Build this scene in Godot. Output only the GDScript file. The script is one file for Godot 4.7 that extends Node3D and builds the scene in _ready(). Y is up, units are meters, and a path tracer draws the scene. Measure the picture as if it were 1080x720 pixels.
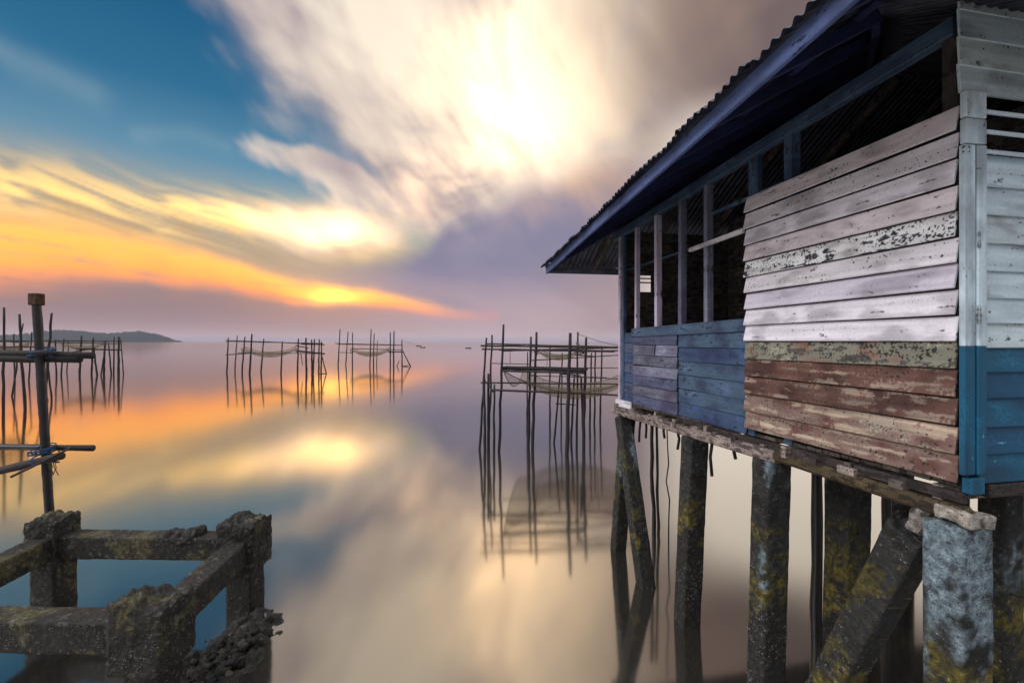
extends Node3D

const EYE := 3.0        # eye height above the water
const FOCAL := 500.0    # focal length in units of a 1080-wide frame
const TURN := 0.19739   # heading of the house (its long axis recedes a little to one side)
const HOUSE_AT := Vector3(2.404, 0.0, -2.52)
const LEN := 4.42       # length of the side wall
const DEEP := 8.6       # how far the house reaches along the shore

var rng := RandomNumberGenerator.new()
var N1 := FastNoiseLite.new()
var N2 := FastNoiseLite.new()
var N3 := FastNoiseLite.new()
var M := {}

# ------------------------------------------------------------------ small helpers
func lin(r: float, g: float, b: float) -> Color:
	return Color(r / 255.0, g / 255.0, b / 255.0).srgb_to_linear()

func s(r: float, g: float, b: float) -> Color:      # linear base colour -> sRGB for albedo_color
	return Color(r, g, b).linear_to_srgb()

func at(px: float, py: float, d: float) -> Vector3:   # point seen in that direction at that distance
	return Vector3((px - 540.0) / FOCAL * d, EYE - (py - 360.0) / FOCAL * d, -d)

func on_water(px: float, d: float) -> Vector3:
	return Vector3((px - 540.0) / FOCAL * d, 0.0, -d)

func put(o: Node3D, called: String, parent: Node) -> Node3D:
	o.name = called
	parent.add_child(o, true)
	return o

func tag(o: Node, label: String, category: String, group := "") -> void:
	o.set_meta("label", label)
	o.set_meta("category", category)
	if group != "":
		o.set_meta("group", group)

func part(mesh: Mesh, mat: Material, called: String, parent: Node) -> MeshInstance3D:
	var o := MeshInstance3D.new()
	o.mesh = mesh
	o.material_override = mat
	put(o, called, parent)
	return o

func holder(called: String, parent: Node, where := Vector3.ZERO) -> Node3D:
	var o := Node3D.new()
	put(o, called, parent)
	o.position = where
	return o

# ------------------------------------------------------------------ shapes
# box with chamfered edges; local x = length, y = height, z = thickness; warp bends it a little
func chamfer_box(st: SurfaceTool, t: Transform3D, size: Vector3, bev: float, uvs: float, uvo: Vector2, bow := 0.0) -> void:
	var h := size * 0.5
	var b: float = min(bev, min(h.x, min(h.y, h.z)) * 0.45)
	var v := {}
	for sx in [-1, 1]:
		for sy in [-1, 1]:
			for sz in [-1, 1]:
				for ax in 3:
					var p := Vector3(sx * (h.x - (0.0 if ax == 0 else b)), sy * (h.y - (0.0 if ax == 1 else b)), sz * (h.z - (0.0 if ax == 2 else b)))
					v[[sx, sy, sz, ax]] = p
	var faces := []
	for ax in 3:
		var i1 := (ax + 1) % 3
		var i2 := (ax + 2) % 3
		for sg in [-1, 1]:
			var q := []
			for c in [[-1, -1], [1, -1], [1, 1], [-1, 1]]:
				var k := [0, 0, 0]
				k[ax] = sg; k[i1] = c[0]; k[i2] = c[1]
				q.append(v[[k[0], k[1], k[2], ax]])
			faces.append([q, ax])
		for s1 in [-1, 1]:
			for s2 in [-1, 1]:
				var k0 := [0, 0, 0]
				k0[i1] = s1; k0[i2] = s2
				k0[ax] = -1
				var k1 := k0.duplicate()
				k1[ax] = 1
				faces.append([[v[[k0[0], k0[1], k0[2], i1]], v[[k1[0], k1[1], k1[2], i1]], v[[k1[0], k1[1], k1[2], i2]], v[[k0[0], k0[1], k0[2], i2]]], i1])
	for sx in [-1, 1]:
		for sy in [-1, 1]:
			for sz in [-1, 1]:
				faces.append([[v[[sx, sy, sz, 0]], v[[sx, sy, sz, 1]], v[[sx, sy, sz, 2]]], 1])
	for f in faces:
		var q: Array = f[0]
		var n: Vector3 = (q[1] - q[0]).cross(q[2] - q[0])
		var c := Vector3.ZERO
		for p in q:
			c += p
		if n.dot(c) > 0:
			q.reverse()
			n = -n
		n = -n.normalized()
		for tri in range(q.size() - 2):
			for p in [q[0], q[tri + 1], q[tri + 2]]:
				var uv: Vector2
				match f[1]:
					0: uv = Vector2(p.z, p.y)
					1: uv = Vector2(p.x, p.z)
					_: uv = Vector2(p.x, p.y)
				st.set_uv(uv * uvs + uvo)
				st.set_normal((t.basis * n).normalized())
				var pp: Vector3 = p
				pp.y += bow * (1.0 - 4.0 * p.x * p.x / (size.x * size.x))
				st.add_vertex(t * pp)

func box_mesh(size: Vector3, bev := 0.004, uvs := 0.4, bow := 0.0) -> ArrayMesh:
	var st := SurfaceTool.new()
	st.begin(Mesh.PRIMITIVE_TRIANGLES)
	chamfer_box(st, Transform3D.IDENTITY, size, bev, uvs, Vector2(rng.randf(), rng.randf()), bow)
	st.generate_tangents()
	return st.commit()

# orientation whose x axis runs from a to b
func along(a: Vector3, b: Vector3, up := Vector3.UP) -> Transform3D:
	var x := (b - a).normalized()
	var z := x.cross(up).normalized()
	var y := z.cross(x)
	return Transform3D(Basis(x, y, z), (a + b) * 0.5)

func beam(a: Vector3, b: Vector3, height: float, thick: float, mat: Material, called: String, parent: Node, bev := 0.005, up := Vector3.UP, roll := 0.0) -> MeshInstance3D:
	var o := part(box_mesh(Vector3(a.distance_to(b), height, thick), bev), mat, called, parent)
	o.transform = along(a, b, up)
	if roll != 0.0:
		o.transform.basis = o.transform.basis * Basis(Vector3.RIGHT, roll)
	return o

# rounded, pitted box from a to b (local y runs along), vertex colours from paint.call(point)
func rough_beam(a: Vector3, b: Vector3, wx: float, wz: float, cell: float, amp: float, rad: float, paint: Callable, side := Vector3.RIGHT, top_break := 0.0) -> ArrayMesh:
	var L := a.distance_to(b)
	var y := (b - a) / L
	var z := side.cross(y).normalized()
	var x := y.cross(z)
	var t := Transform3D(Basis(x, y, z), (a + b) * 0.5)
	var h := Vector3(wx, L, wz) * 0.5
	var st := SurfaceTool.new()
	st.begin(Mesh.PRIMITIVE_TRIANGLES)
	st.set_smooth_group(0)
	for ax in 3:
		var i1 := (ax + 1) % 3
		var i2 := (ax + 2) % 3
		var n1: int = max(2, int(ceil(2.0 * h[i1] / cell)))
		var n2: int = max(2, int(ceil(2.0 * h[i2] / cell)))
		for sg in [-1, 1]:
			var pts := []
			var cols := []
			for i in n1 + 1:
				for j in n2 + 1:
					var p := Vector3.ZERO
					p[ax] = sg * h[ax]
					p[i1] = -h[i1] + 2.0 * h[i1] * i / n1
					p[i2] = -h[i2] + 2.0 * h[i2] * j / n2
					var inner := p.clamp(-h + Vector3.ONE * rad, h - Vector3.ONE * rad)
					var d := (p - inner).normalized()
					var q := inner + d * rad
					var w := t * q
					var e := N1.get_noise_3dv(w * 9.0) * 0.6 + N1.get_noise_3dv(w * 26.0) * 0.4
					q += d * amp * e
					if top_break > 0.0 and q.y > h.y - top_break * 2.0:
						var k := (q.y - (h.y - top_break * 2.0)) / (top_break * 2.0)
						q.y -= top_break * k * (0.5 + 0.9 * N2.get_noise_3dv(Vector3(w.x, 0, w.z) * 7.0) + 0.5 * N1.get_noise_3dv(Vector3(w.x, 0, w.z) * 30.0))
					w = t * q
					pts.append(w)
					cols.append(paint.call(w))
			for i in n1:
				for j in n2:
					var q4 := [i * (n2 + 1) + j, (i + 1) * (n2 + 1) + j, (i + 1) * (n2 + 1) + j + 1, i * (n2 + 1) + j + 1]
					var order := [0, 2, 1, 0, 3, 2] if sg > 0 else [0, 1, 2, 0, 2, 3]
					for k in order:
						st.set_color(cols[q4[k]])
						st.add_vertex(pts[q4[k]])
	st.generate_normals()
	st.index()
	return st.commit()

# tube through points; r may vary between ends
func tube(st: SurfaceTool, pts: Array, r0: float, r1: float, sides := 7, knots := 0.0) -> void:
	var rings := []
	for i in pts.size():
		var p: Vector3 = pts[i]
		var d: Vector3 = (pts[min(i + 1, pts.size() - 1)] - pts[max(i - 1, 0)]).normalized()
		var ref := Vector3.UP if abs(d.y) < 0.9 else Vector3.RIGHT
		var x := d.cross(ref).normalized()
		var y := d.cross(x)
		var k: float = float(i) / max(1, pts.size() - 1)
		var r: float = lerp(r0, r1, k) * (1.0 + (knots if i % 2 == 0 else 0.0))
		var ring := []
		for j in sides:
			var a := TAU * j / sides
			ring.append(p + (x * cos(a) + y * sin(a)) * r)
		rings.append(ring)
	for i in rings.size() - 1:
		for j in sides:
			var k := (j + 1) % sides
			for v in [rings[i][j], rings[i + 1][j], rings[i + 1][k], rings[i][j], rings[i + 1][k], rings[i][k]]:
				st.add_vertex(v)
	for e in [0, rings.size() - 1]:
		for j in range(1, sides - 1):
			var tri := [rings[e][0], rings[e][j], rings[e][j + 1]]
			if e != 0:
				tri.reverse()
			for v in tri:
				st.add_vertex(v)

func pole_mesh(a: Vector3, b: Vector3, r0: float, r1: float, bend := 0.01, segs := 8, sides := 7) -> ArrayMesh:
	var st := SurfaceTool.new()
	st.begin(Mesh.PRIMITIVE_TRIANGLES)
	st.set_smooth_group(0)
	var L := a.distance_to(b)
	var pts := []
	var off := rng.randf() * 100.0
	for i in segs + 1:
		var k := float(i) / segs
		var w := Vector3(N1.get_noise_2d(off + k * 14.0, 3.0), 0.3 * N1.get_noise_2d(off + k * 14.0, 40.0), N1.get_noise_2d(off + k * 14.0, 90.0))
		pts.append(a.lerp(b, k) + w * L * bend * (0.3 + sin(PI * k)))
	tube(st, pts, r0, r1, sides, 0.12)
	st.generate_normals()
	return st.commit()

func path_mesh(pts: Array, r: float, sides := 5) -> ArrayMesh:
	var st := SurfaceTool.new()
	st.begin(Mesh.PRIMITIVE_TRIANGLES)
	st.set_smooth_group(0)
	tube(st, pts, r, r, sides)
	st.generate_normals()
	return st.commit()

# ------------------------------------------------------------------ sky
func dir_deg(px: float, py: float) -> Vector2:
	var a := atan((px - 540.0) / FOCAL)
	return Vector2(rad_to_deg(a), rad_to_deg(atan((360.0 - py) / FOCAL * cos(a))))

func seg_dist(p: Vector2, a: Vector2, b: Vector2) -> Vector2:    # (signed distance above the line, how far along)
	var d := b - a
	var t: float = clamp((p - a).dot(d) / d.length_squared(), 0.0, 1.0)
	var q := p - (a + d * t)
	var side := -1.0 if d.cross(q) < 0.0 else 1.0
	return Vector2(q.length() * side, t)

func poly(p: Vector2, pts: Array) -> Vector2:
	var best := Vector2(1e9, 0)
	for i in pts.size() - 1:
		var r := seg_dist(p, pts[i], pts[i + 1])
		if abs(r.x) < abs(best.x):
			best = Vector2(r.x, (i + r.y) / (pts.size() - 1))
	return best

func blob(p: Vector2, c: Vector2, rx: float, ry: float, turn := 0.0) -> float:
	var q := (p - c).rotated(-turn)
	return exp(-(q.x * q.x / (rx * rx) + q.y * q.y / (ry * ry)))

var sk := {}
func sky_setup() -> void:
	sk.ramp = [[0.0, lin(190, 162, 166)], [3.0, lin(172, 146, 152)], [7.0, lin(176, 160, 152)], [10.0, lin(176, 172, 160)], [14.0, lin(146, 166, 172)], [18.0, lin(96, 144, 172)], [24.0, lin(48, 110, 148)], [31.0, lin(30, 92, 134)], [50.0, lin(36, 98, 144)], [90.0, lin(38, 94, 140)]]
	sk.edge = [dir_deg(190, -40), dir_deg(270, 60), dir_deg(328, 122), dir_deg(352, 165), dir_deg(356, 205), dir_deg(352, 245)]
	sk.under = [dir_deg(300, 296), dir_deg(400, 268), dir_deg(460, 238), dir_deg(510, 222), dir_deg(540, 196), dir_deg(600, 178), dir_deg(680, 176), dir_deg(860, 130), dir_deg(1400, 60)]
	sk.band = [dir_deg(-60, 268), dir_deg(60, 273), dir_deg(150, 280), dir_deg(250, 298), dir_deg(350, 315), dir_deg(440, 326), dir_deg(520, 337)]
	sk.wisp = [dir_deg(-30, 206), dir_deg(60, 215), dir_deg(170, 232), dir_deg(260, 236), dir_deg(330, 240), dir_deg(385, 243)]
	sk.glow = dir_deg(535, 128)
	sk.glow2 = dir_deg(450, 185)
	sk.glow3 = dir_deg(570, 60)
	sk.lobe = dir_deg(352, 186)
	sk.bright = dir_deg(348, 236)
	sk.bright2 = dir_deg(285, 236)
	sk.sun = dir_deg(350, 316)
	sk.veil = dir_deg(120, 236)
	sk.wisp2 = [dir_deg(-20, 45), dir_deg(40, 78), dir_deg(100, 112)]
	sk.wisp3 = [dir_deg(150, 150), dir_deg(205, 148), dir_deg(240, 158)]

func ramp(e: float) -> Color:
	var r: Array = sk.ramp
	for i in r.size() - 1:
		if e <= r[i + 1][0]:
			var k: float = clamp((e - r[i][0]) / (r[i + 1][0] - r[i][0]), 0.0, 1.0)
			return r[i][1].lerp(r[i + 1][1], k)
	return r[-1][1]

func sky_color(A: float, E: float) -> Color:
	var ca := cos(deg_to_rad(E))
	var dir := Vector3(sin(deg_to_rad(A)) * ca, sin(deg_to_rad(E)), -cos(deg_to_rad(A)) * ca)
	# cloud sheet coordinates (clouds drawn out by their drift)
	var h := dir.y + 0.12
	var drift := Vector3(dir.x / h + dir.z / h * 0.5, dir.z / h * 0.28, 3.0)
	var f := N2.get_noise_3dv(drift * 1.4) * 0.6 + N2.get_noise_3dv(drift * 4.5) * 0.4
	var out := ramp(E)
	# --- out of view: thin clouds, brighter higher up, set to light the house
	var far: float = max(smoothstep(48.0, 74.0, abs(A)), smoothstep(38.0, 58.0, E))
	var thin: float = smoothstep(-0.45, 0.2, f + 0.12) * smoothstep(0.5, 8.0, E)
	var c_thin := lin(150, 146, 152).lerp(lin(226, 222, 222).lerp(lin(190, 188, 196), smoothstep(0.1, 0.7, -f + 0.3)), smoothstep(16.0, 27.0, E + f * 6.0))
	out = out.lerp(c_thin, thin * 0.92 * far)
	var near := 1.0 - far
	if near > 0.0:
		var warp := Vector2(N2.get_noise_3dv(dir * 6.0), N2.get_noise_3dv(dir * 6.0 + Vector3(9, 2, 4)))
		var sd := Vector3(dir.x * 0.75 + dir.y * 0.65, dir.y * 0.75 - dir.x * 0.65, dir.z)
		var fine := Vector2(N2.get_noise_3dv(sd * Vector3(46, 16, 24)), N2.get_noise_3dv(sd * Vector3(40, 18, 24) + Vector3(3, 8, 1)))
		var p := Vector2(A, E) + warp * 5.0 + fine * 1.6
		var q := Vector2(A, E) + warp * 1.8 + fine * Vector2(1.2, 0.5)
		var g: Vector2 = sk.glow
		var gd := p.distance_to(g)
		# drawn-out streaks spreading from the brightest patch
		var gv := p - g - Vector2(3, -5)
		var ga := gv.angle()
		var gl := gv.length()
		var ray := N2.get_noise_3d(cos(ga) * 3.0, sin(ga) * 3.0, gl * 0.07) + 0.55 * N2.get_noise_3d(cos(ga) * 7.5, sin(ga) * 7.5, gl * 0.12 + 7.0)
		ray *= smoothstep(1.0, 16.0, gl)
		# faint wisps over the blue
		var w2 := poly(q, sk.wisp2)
		var w3 := poly(q, sk.wisp3)
		out = out.lerp(lin(158, 180, 190), near * (0.5 * exp(-pow(w2.x / 1.2, 2.0)) + 0.35 * exp(-pow(w3.x / 0.8, 2.0))) * clamp(0.6 + 1.4 * f, 0.0, 1.0))
		# yellowed veil above the orange band
		var wi := poly(q, sk.wisp)
		var veil: float = blob(Vector2(A, E), sk.veil, 24.0, 4.2, -0.06) * 0.85
		out = out.lerp(lin(190, 160, 122), near * clamp(veil * (0.8 + 0.9 * f + 0.5 * fine.x), 0.0, 1.0))
		var cir := N2.get_noise_2d(A * 0.5 + E * 1.0 + warp.x * 6.0, E * 2.4 + A * 0.4 + warp.y * 6.0)
		var wk: float = exp(-pow(wi.x / (2.0 + 0.9 * f), 2.0)) * smoothstep(-0.45, 0.55, cir + f * 0.8 + 0.12)
		out = out.lerp(Color(1.55, 0.98, 0.33), near * clamp(wk, 0.0, 1.0) * 0.9)
		# the big cream cloud
		var ed := poly(p, sk.edge)
		var m: float = smoothstep(-4.0, 4.0, ed.x + ray * 5.0 + f * 3.5 + fine.x * 1.2)
		m = max(m, smoothstep(0.25, 0.7, blob(p, sk.lobe, 8.5, 2.6, -0.1) + 0.35 * f + 0.2 * fine.x))
		m *= smoothstep(9.0, 14.0, E + 0.12 * A + f * 3.0 + fine.x * 2.0)
		m = max(m, smoothstep(0.25, 0.8, blob(q, sk.bright, 9.0, 3.2, 0.15) + 0.3 * f + 0.15 * fine.x))
		var lit: float = clamp(0.34 + 0.55 * exp(-pow(gd / 14.0, 2.0)) + ray * 0.85 + f * 0.45 + fine.x * 0.3, 0.0, 1.0)
		var side: float = smoothstep(0.0, 24.0, A - 3.0 + ray * 7.0 + warp.x * 4.0)
		var shade := lin(166, 150, 158).lerp(lin(116, 101, 100), side)
		var cream := lin(250, 236, 216).lerp(lin(158, 134, 122), side)
		out = out.lerp(shade.lerp(cream, lit), m * near)
		# mauve cloud bank under it
		var un := poly(p, sk.under)
		var k: float = smoothstep(-2.4, 2.0, -un.x + f * 3.0 + fine.y * 1.8) * smoothstep(-29.0, -15.0, A + warp.x * 5.0 - E * 0.4)
		var bank := lin(192, 168, 174).lerp(lin(130, 128, 158), smoothstep(1.0, 11.0, E + f * 3.0 + warp.y * 2.0))
		bank = bank.lerp(lin(168, 146, 148), smoothstep(2.0, 12.0, A + f * 6.0) * 0.7)
		bank = bank.lerp(Color(1.0, 0.90, 0.78), smoothstep(11.0, 24.0, A + f * 6.0) * 0.9)  # pale where the house hides it, to brighten its reflection
		bank = bank.lerp(lin(214, 176, 146), 0.7 * exp(-pow((A - 8.0) / 7.0, 2.0)) * smoothstep(13.0, 21.0, E + ray * 3.0 + fine.x * 3.0))
		out = out.lerp(bank, k * near * 0.95)
		out = out.lerp(Color(1.25, 1.12, 0.97), near * 0.9 * smoothstep(14.0, 24.0, A) * smoothstep(27.0, 20.0, E + f * 3.0))  # bright patch behind the house, out of view, lightens the water between posts
		# grey band over the horizon
		var low: float = smoothstep(7.5, 4.0, E + f * 1.6) * smoothstep(-4.0, -22.0, A)
		out = out.lerp(lin(152, 128, 130).lerp(lin(176, 150, 156), smoothstep(4.0, 0.0, E)), near * low * 0.85)
		# orange band lit from below
		var ba := poly(q, sk.band)
		var thick: float = lerp(2.3, 0.5, clamp(ba.y * 1.05, 0.0, 1.0)) * (1.0 + 0.5 * f)
		var streak := N2.get_noise_2d(A * 0.35 + 50.0, (E + A * 0.09) * 5.0)
		var bk: float = exp(-pow(max(abs(ba.x) - thick * 0.3, 0.0) / (thick * 0.85), 2.0)) * smoothstep(-0.7, 0.15, streak + 0.3)
		var orange := Color(1.75, 0.74, 0.13).lerp(Color(1.45, 0.44, 0.11), clamp(0.5 - ba.x / thick * 0.6, 0.0, 1.0))
		orange = orange.lerp(lin(232, 160, 150), smoothstep(0.7, 1.0, ba.y))
		out = out.lerp(orange, near * bk * lerp(0.95, 0.35, smoothstep(0.72, 1.0, ba.y)))
		# light through the thin places
		var open: float = clamp(0.75 + ray * 0.9 + f * 0.8 + fine.x * 0.45, 0.1, 1.5)
		var hot: float = 0.75 * blob(p, g, 3.6, 3.6) + 0.26 * blob(p, g, 12.0, 8.0, 0.35) + 0.38 * blob(p, sk.glow2, 8.0, 3.0, 0.5) + 0.12 * blob(p, sk.glow3, 8.0, 8.0)
		out += Color(2.7, 1.65, 0.74) * hot * open * near * (1.0 - 0.75 * side)
		out += Color(2.1, 1.15, 0.30) * (1.6 * blob(q, sk.bright, 3.4, 1.7) + 0.8 * blob(q, sk.bright2, 5.5, 1.3)) * open * near
		out += lin(255, 196, 70) * 1.8 * blob(q, sk.sun, 2.6, 0.8, -0.1) * near
		out += lin(255, 170, 90) * 0.2 * blob(Vector2(A, E), sk.sun, 9.0, 3.5) * near
	out *= lerp(0.70, 1.0, far)  # sky out of view left brighter, to light the house
	# pale line of air right above the sea
	out = out.lerp(lin(196, 172, 170), 0.5 * exp(-pow(E / 1.0, 2.0)))
	return out

func make_sky() -> Image:
	sky_setup()
	var W := 2048
	var H := 1024
	var lw := 512
	var lh := 256
	# column 0 of the panorama looks along -z
	var lo := Image.create(lw, lh, false, Image.FORMAT_RGBF)
	for j in lh:
		var E := 90.0 - (j + 0.5) / lh * 180.0
		for i in lw:
			var A := wrapf((i + 0.5) / lw * 360.0, -180.0, 180.0)
			lo.set_pixel(i, j, sky_color(A, E) if E > -1.0 else lin(150, 140, 140))
	lo.resize(W, H, Image.INTERPOLATE_CUBIC)
	var n := int(W * 54.0 / 360.0)
	for j in range(int(H * 45.0 / 180.0), H / 2 + 2):
		var E := 90.0 - (j + 0.5) / H * 180.0
		for i in range(-n, n):
			lo.set_pixel(posmod(i, W), j, sky_color((i + 0.5) / W * 360.0, max(E, 0.0)))
	return lo

# ------------------------------------------------------------------ surface textures
func nimg(seed_: int, freq: float, w: int, h: int, sw: int, sh: int, oct := 4) -> PackedByteArray:
	var n := FastNoiseLite.new()
	n.seed = seed_
	n.frequency = freq
	n.fractal_octaves = oct
	n.noise_type = FastNoiseLite.TYPE_SIMPLEX_SMOOTH
	var im := n.get_seamless_image(sw, sh)
	im.convert(Image.FORMAT_L8)
	if sw != w or sh != h:
		im.resize(w, h, Image.INTERPOLATE_CUBIC)
	return im.get_data()

# painted, weathered boards: 2.5 m x 0.625 m, grain along u
func board_texture(seed_: int, paint: Color, under: Color, chips: float, stain: Color, stained: float, moss: Color, mossy: float, specks: float) -> Array:
	var w := 768
	var h := 192
	var grain := nimg(seed_, 0.05, w, h, 48, 192, 3)
	var chip := nimg(seed_ + 1, 0.045, w, h, 420, 192, 5)
	var big := nimg(seed_ + 2, 0.006, w, h, w, h, 3)
	var fin := nimg(seed_ + 3, 0.12, w, h, w, h, 2)
	var st2 := nimg(seed_ + 4, 0.012, w, h, 384, 192, 4)
	var col := PackedByteArray()
	col.resize(w * h * 3)
	var hgt := PackedByteArray()
	hgt.resize(w * h)
	for i in w * h:
		var g := grain[i] / 255.0
		var c := chip[i] / 255.0
		var b := big[i] / 255.0
		var f := fin[i] / 255.0
		var sn := st2[i] / 255.0
		var r := paint
		var k: float = clamp((sn - (1.0 - stained)) * 3.5, 0.0, 1.0)
		r = r.lerp(stain, k * (0.55 + 0.45 * f))
		k = clamp((1.0 - sn + (f - 0.5) * 0.5 - (1.0 - mossy)) * 5.0, 0.0, 1.0)
		r = r.lerp(moss, k)
		var tone := 0.91 + 0.15 * g + 0.10 * (b - 0.5) + 0.08 * (f - 0.5)
		var bare: float = clamp((c * 0.55 + b * 0.27 + f * 0.18 + (g - 0.5) * 0.45 - (1.0 - chips)) * 9.0, 0.0, 1.0)
		r = r.lerp(Color(under.r * (0.6 + 0.7 * g), under.g * (0.6 + 0.7 * g), under.b * (0.6 + 0.7 * g)), bare)
		if f + (0.5 - g) * 0.5 > 1.0 - specks and c > 0.5 - 0.2 * b:
			r = r.lerp(Color(0.08, 0.085, 0.09), 0.8)
		col[i * 3] = int(clamp(r.r * tone, 0.0, 1.0) * 255.0)
		col[i * 3 + 1] = int(clamp(r.g * tone, 0.0, 1.0) * 255.0)
		col[i * 3 + 2] = int(clamp(r.b * tone, 0.0, 1.0) * 255.0)
		hgt[i] = int(clamp(0.45 * g + 0.4 * (1.0 - bare) + 0.15 * f, 0.0, 1.0) * 255.0)
	var im := Image.create_from_data(w, h, false, Image.FORMAT_RGB8, col)
	var hm := Image.create_from_data(w, h, false, Image.FORMAT_L8, hgt)
	return [ImageTexture.create_from_image(im), ImageTexture.create_from_image(hm)]

func board_mat(called: String, tex: Array, tint := Color.WHITE, rough := 0.75, relief := 0.35) -> StandardMaterial3D:
	var m := StandardMaterial3D.new()
	m.resource_name = called
	m.albedo_texture = tex[0]
	m.albedo_color = tint
	m.roughness = rough
	m.heightmap_enabled = true
	m.heightmap_texture = tex[1]
	m.heightmap_scale = relief
	m.uv1_scale = Vector3(1.0, 4.0, 1.0)
	M[called] = m
	return m

# pitted stone: multiplies the vertex colour
func stone_mat(called: String, seed_: int, white_specks: float, scale: float, rough: float) -> StandardMaterial3D:
	var w := 512
	var c1 := nimg(seed_, 0.02, w, w, w, w, 5)
	var c2 := nimg(seed_ + 1, 0.11, w, w, w, w, 2)
	var c3 := nimg(seed_ + 2, 0.05, w, w, w, w, 3)
	var col := PackedByteArray()
	col.resize(w * w * 3)
	var hg := PackedByteArray()
	hg.resize(w * w)
	for i in w * w:
		var a := c1[i] / 255.0
		var b := c2[i] / 255.0
		var d := c3[i] / 255.0
		var v: float = clamp(0.42 + 0.5 * a + 0.3 * (b - 0.5) - 0.5 * max(0.0, 0.36 - d) * 3.0, 0.06, 1.0)
		var r := v
		var g := v
		var bl := v * 0.97
		col[i * 3] = int(r * 255.0)
		col[i * 3 + 1] = int(g * 255.0)
		col[i * 3 + 2] = int(bl * 255.0)
		hg[i] = int(clamp(0.5 * a + 0.3 * b + 0.4 * d - 0.1, 0.0, 1.0) * 255.0)
	var m := StandardMaterial3D.new()
	m.resource_name = called
	m.albedo_texture = ImageTexture.create_from_image(Image.create_from_data(w, w, false, Image.FORMAT_RGB8, col))
	m.heightmap_enabled = true
	m.heightmap_texture = ImageTexture.create_from_image(Image.create_from_data(w, w, false, Image.FORMAT_L8, hg))
	m.heightmap_scale = 1.6
	m.vertex_color_use_as_albedo = true
	m.uv1_triplanar = true
	m.uv1_world_triplanar = true
	m.uv1_scale = Vector3.ONE * scale
	m.roughness = rough
	var dt := PackedByteArray()
	dt.resize(w * w * 4)
	for i in w * w:
		var b := c2[i] / 255.0
		var d := c1[i] / 255.0
		var e := c3[i] / 255.0
		dt[i * 4] = 205; dt[i * 4 + 1] = 205; dt[i * 4 + 2] = 192
		dt[i * 4 + 3] = int(clamp((b * 0.6 + d * 0.4 + (e - 0.5) * 0.4 - (1.0 - white_specks)) * 14.0, 0.0, 1.0) * 235.0)
	m.detail_enabled = true
	m.detail_blend_mode = BaseMaterial3D.BLEND_MODE_MIX
	m.detail_albedo = ImageTexture.create_from_image(Image.create_from_data(w, w, false, Image.FORMAT_RGBA8, dt))
	M[called] = m
	return m

func plain(called: String, c: Color, rough := 0.85, noise_amp := 0.35, freq := 0.03) -> StandardMaterial3D:
	var m := StandardMaterial3D.new()
	m.resource_name = called
	var n := FastNoiseLite.new()
	n.seed = called.hash() % 1000
	n.frequency = freq
	n.fractal_octaves = 4
	var t := NoiseTexture2D.new()
	t.width = 256
	t.height = 256
	t.seamless = true
	t.noise = n
	var gr := Gradient.new()
	gr.set_color(0, Color(1 - noise_amp, 1 - noise_amp, 1 - noise_amp))
	gr.set_color(1, Color.WHITE)
	t.color_ramp = gr
	m.albedo_texture = t
	m.albedo_color = c
	m.uv1_triplanar = true
	m.uv1_scale = Vector3.ONE * 1.7
	m.roughness = rough
	M[called] = m
	return m

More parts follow.
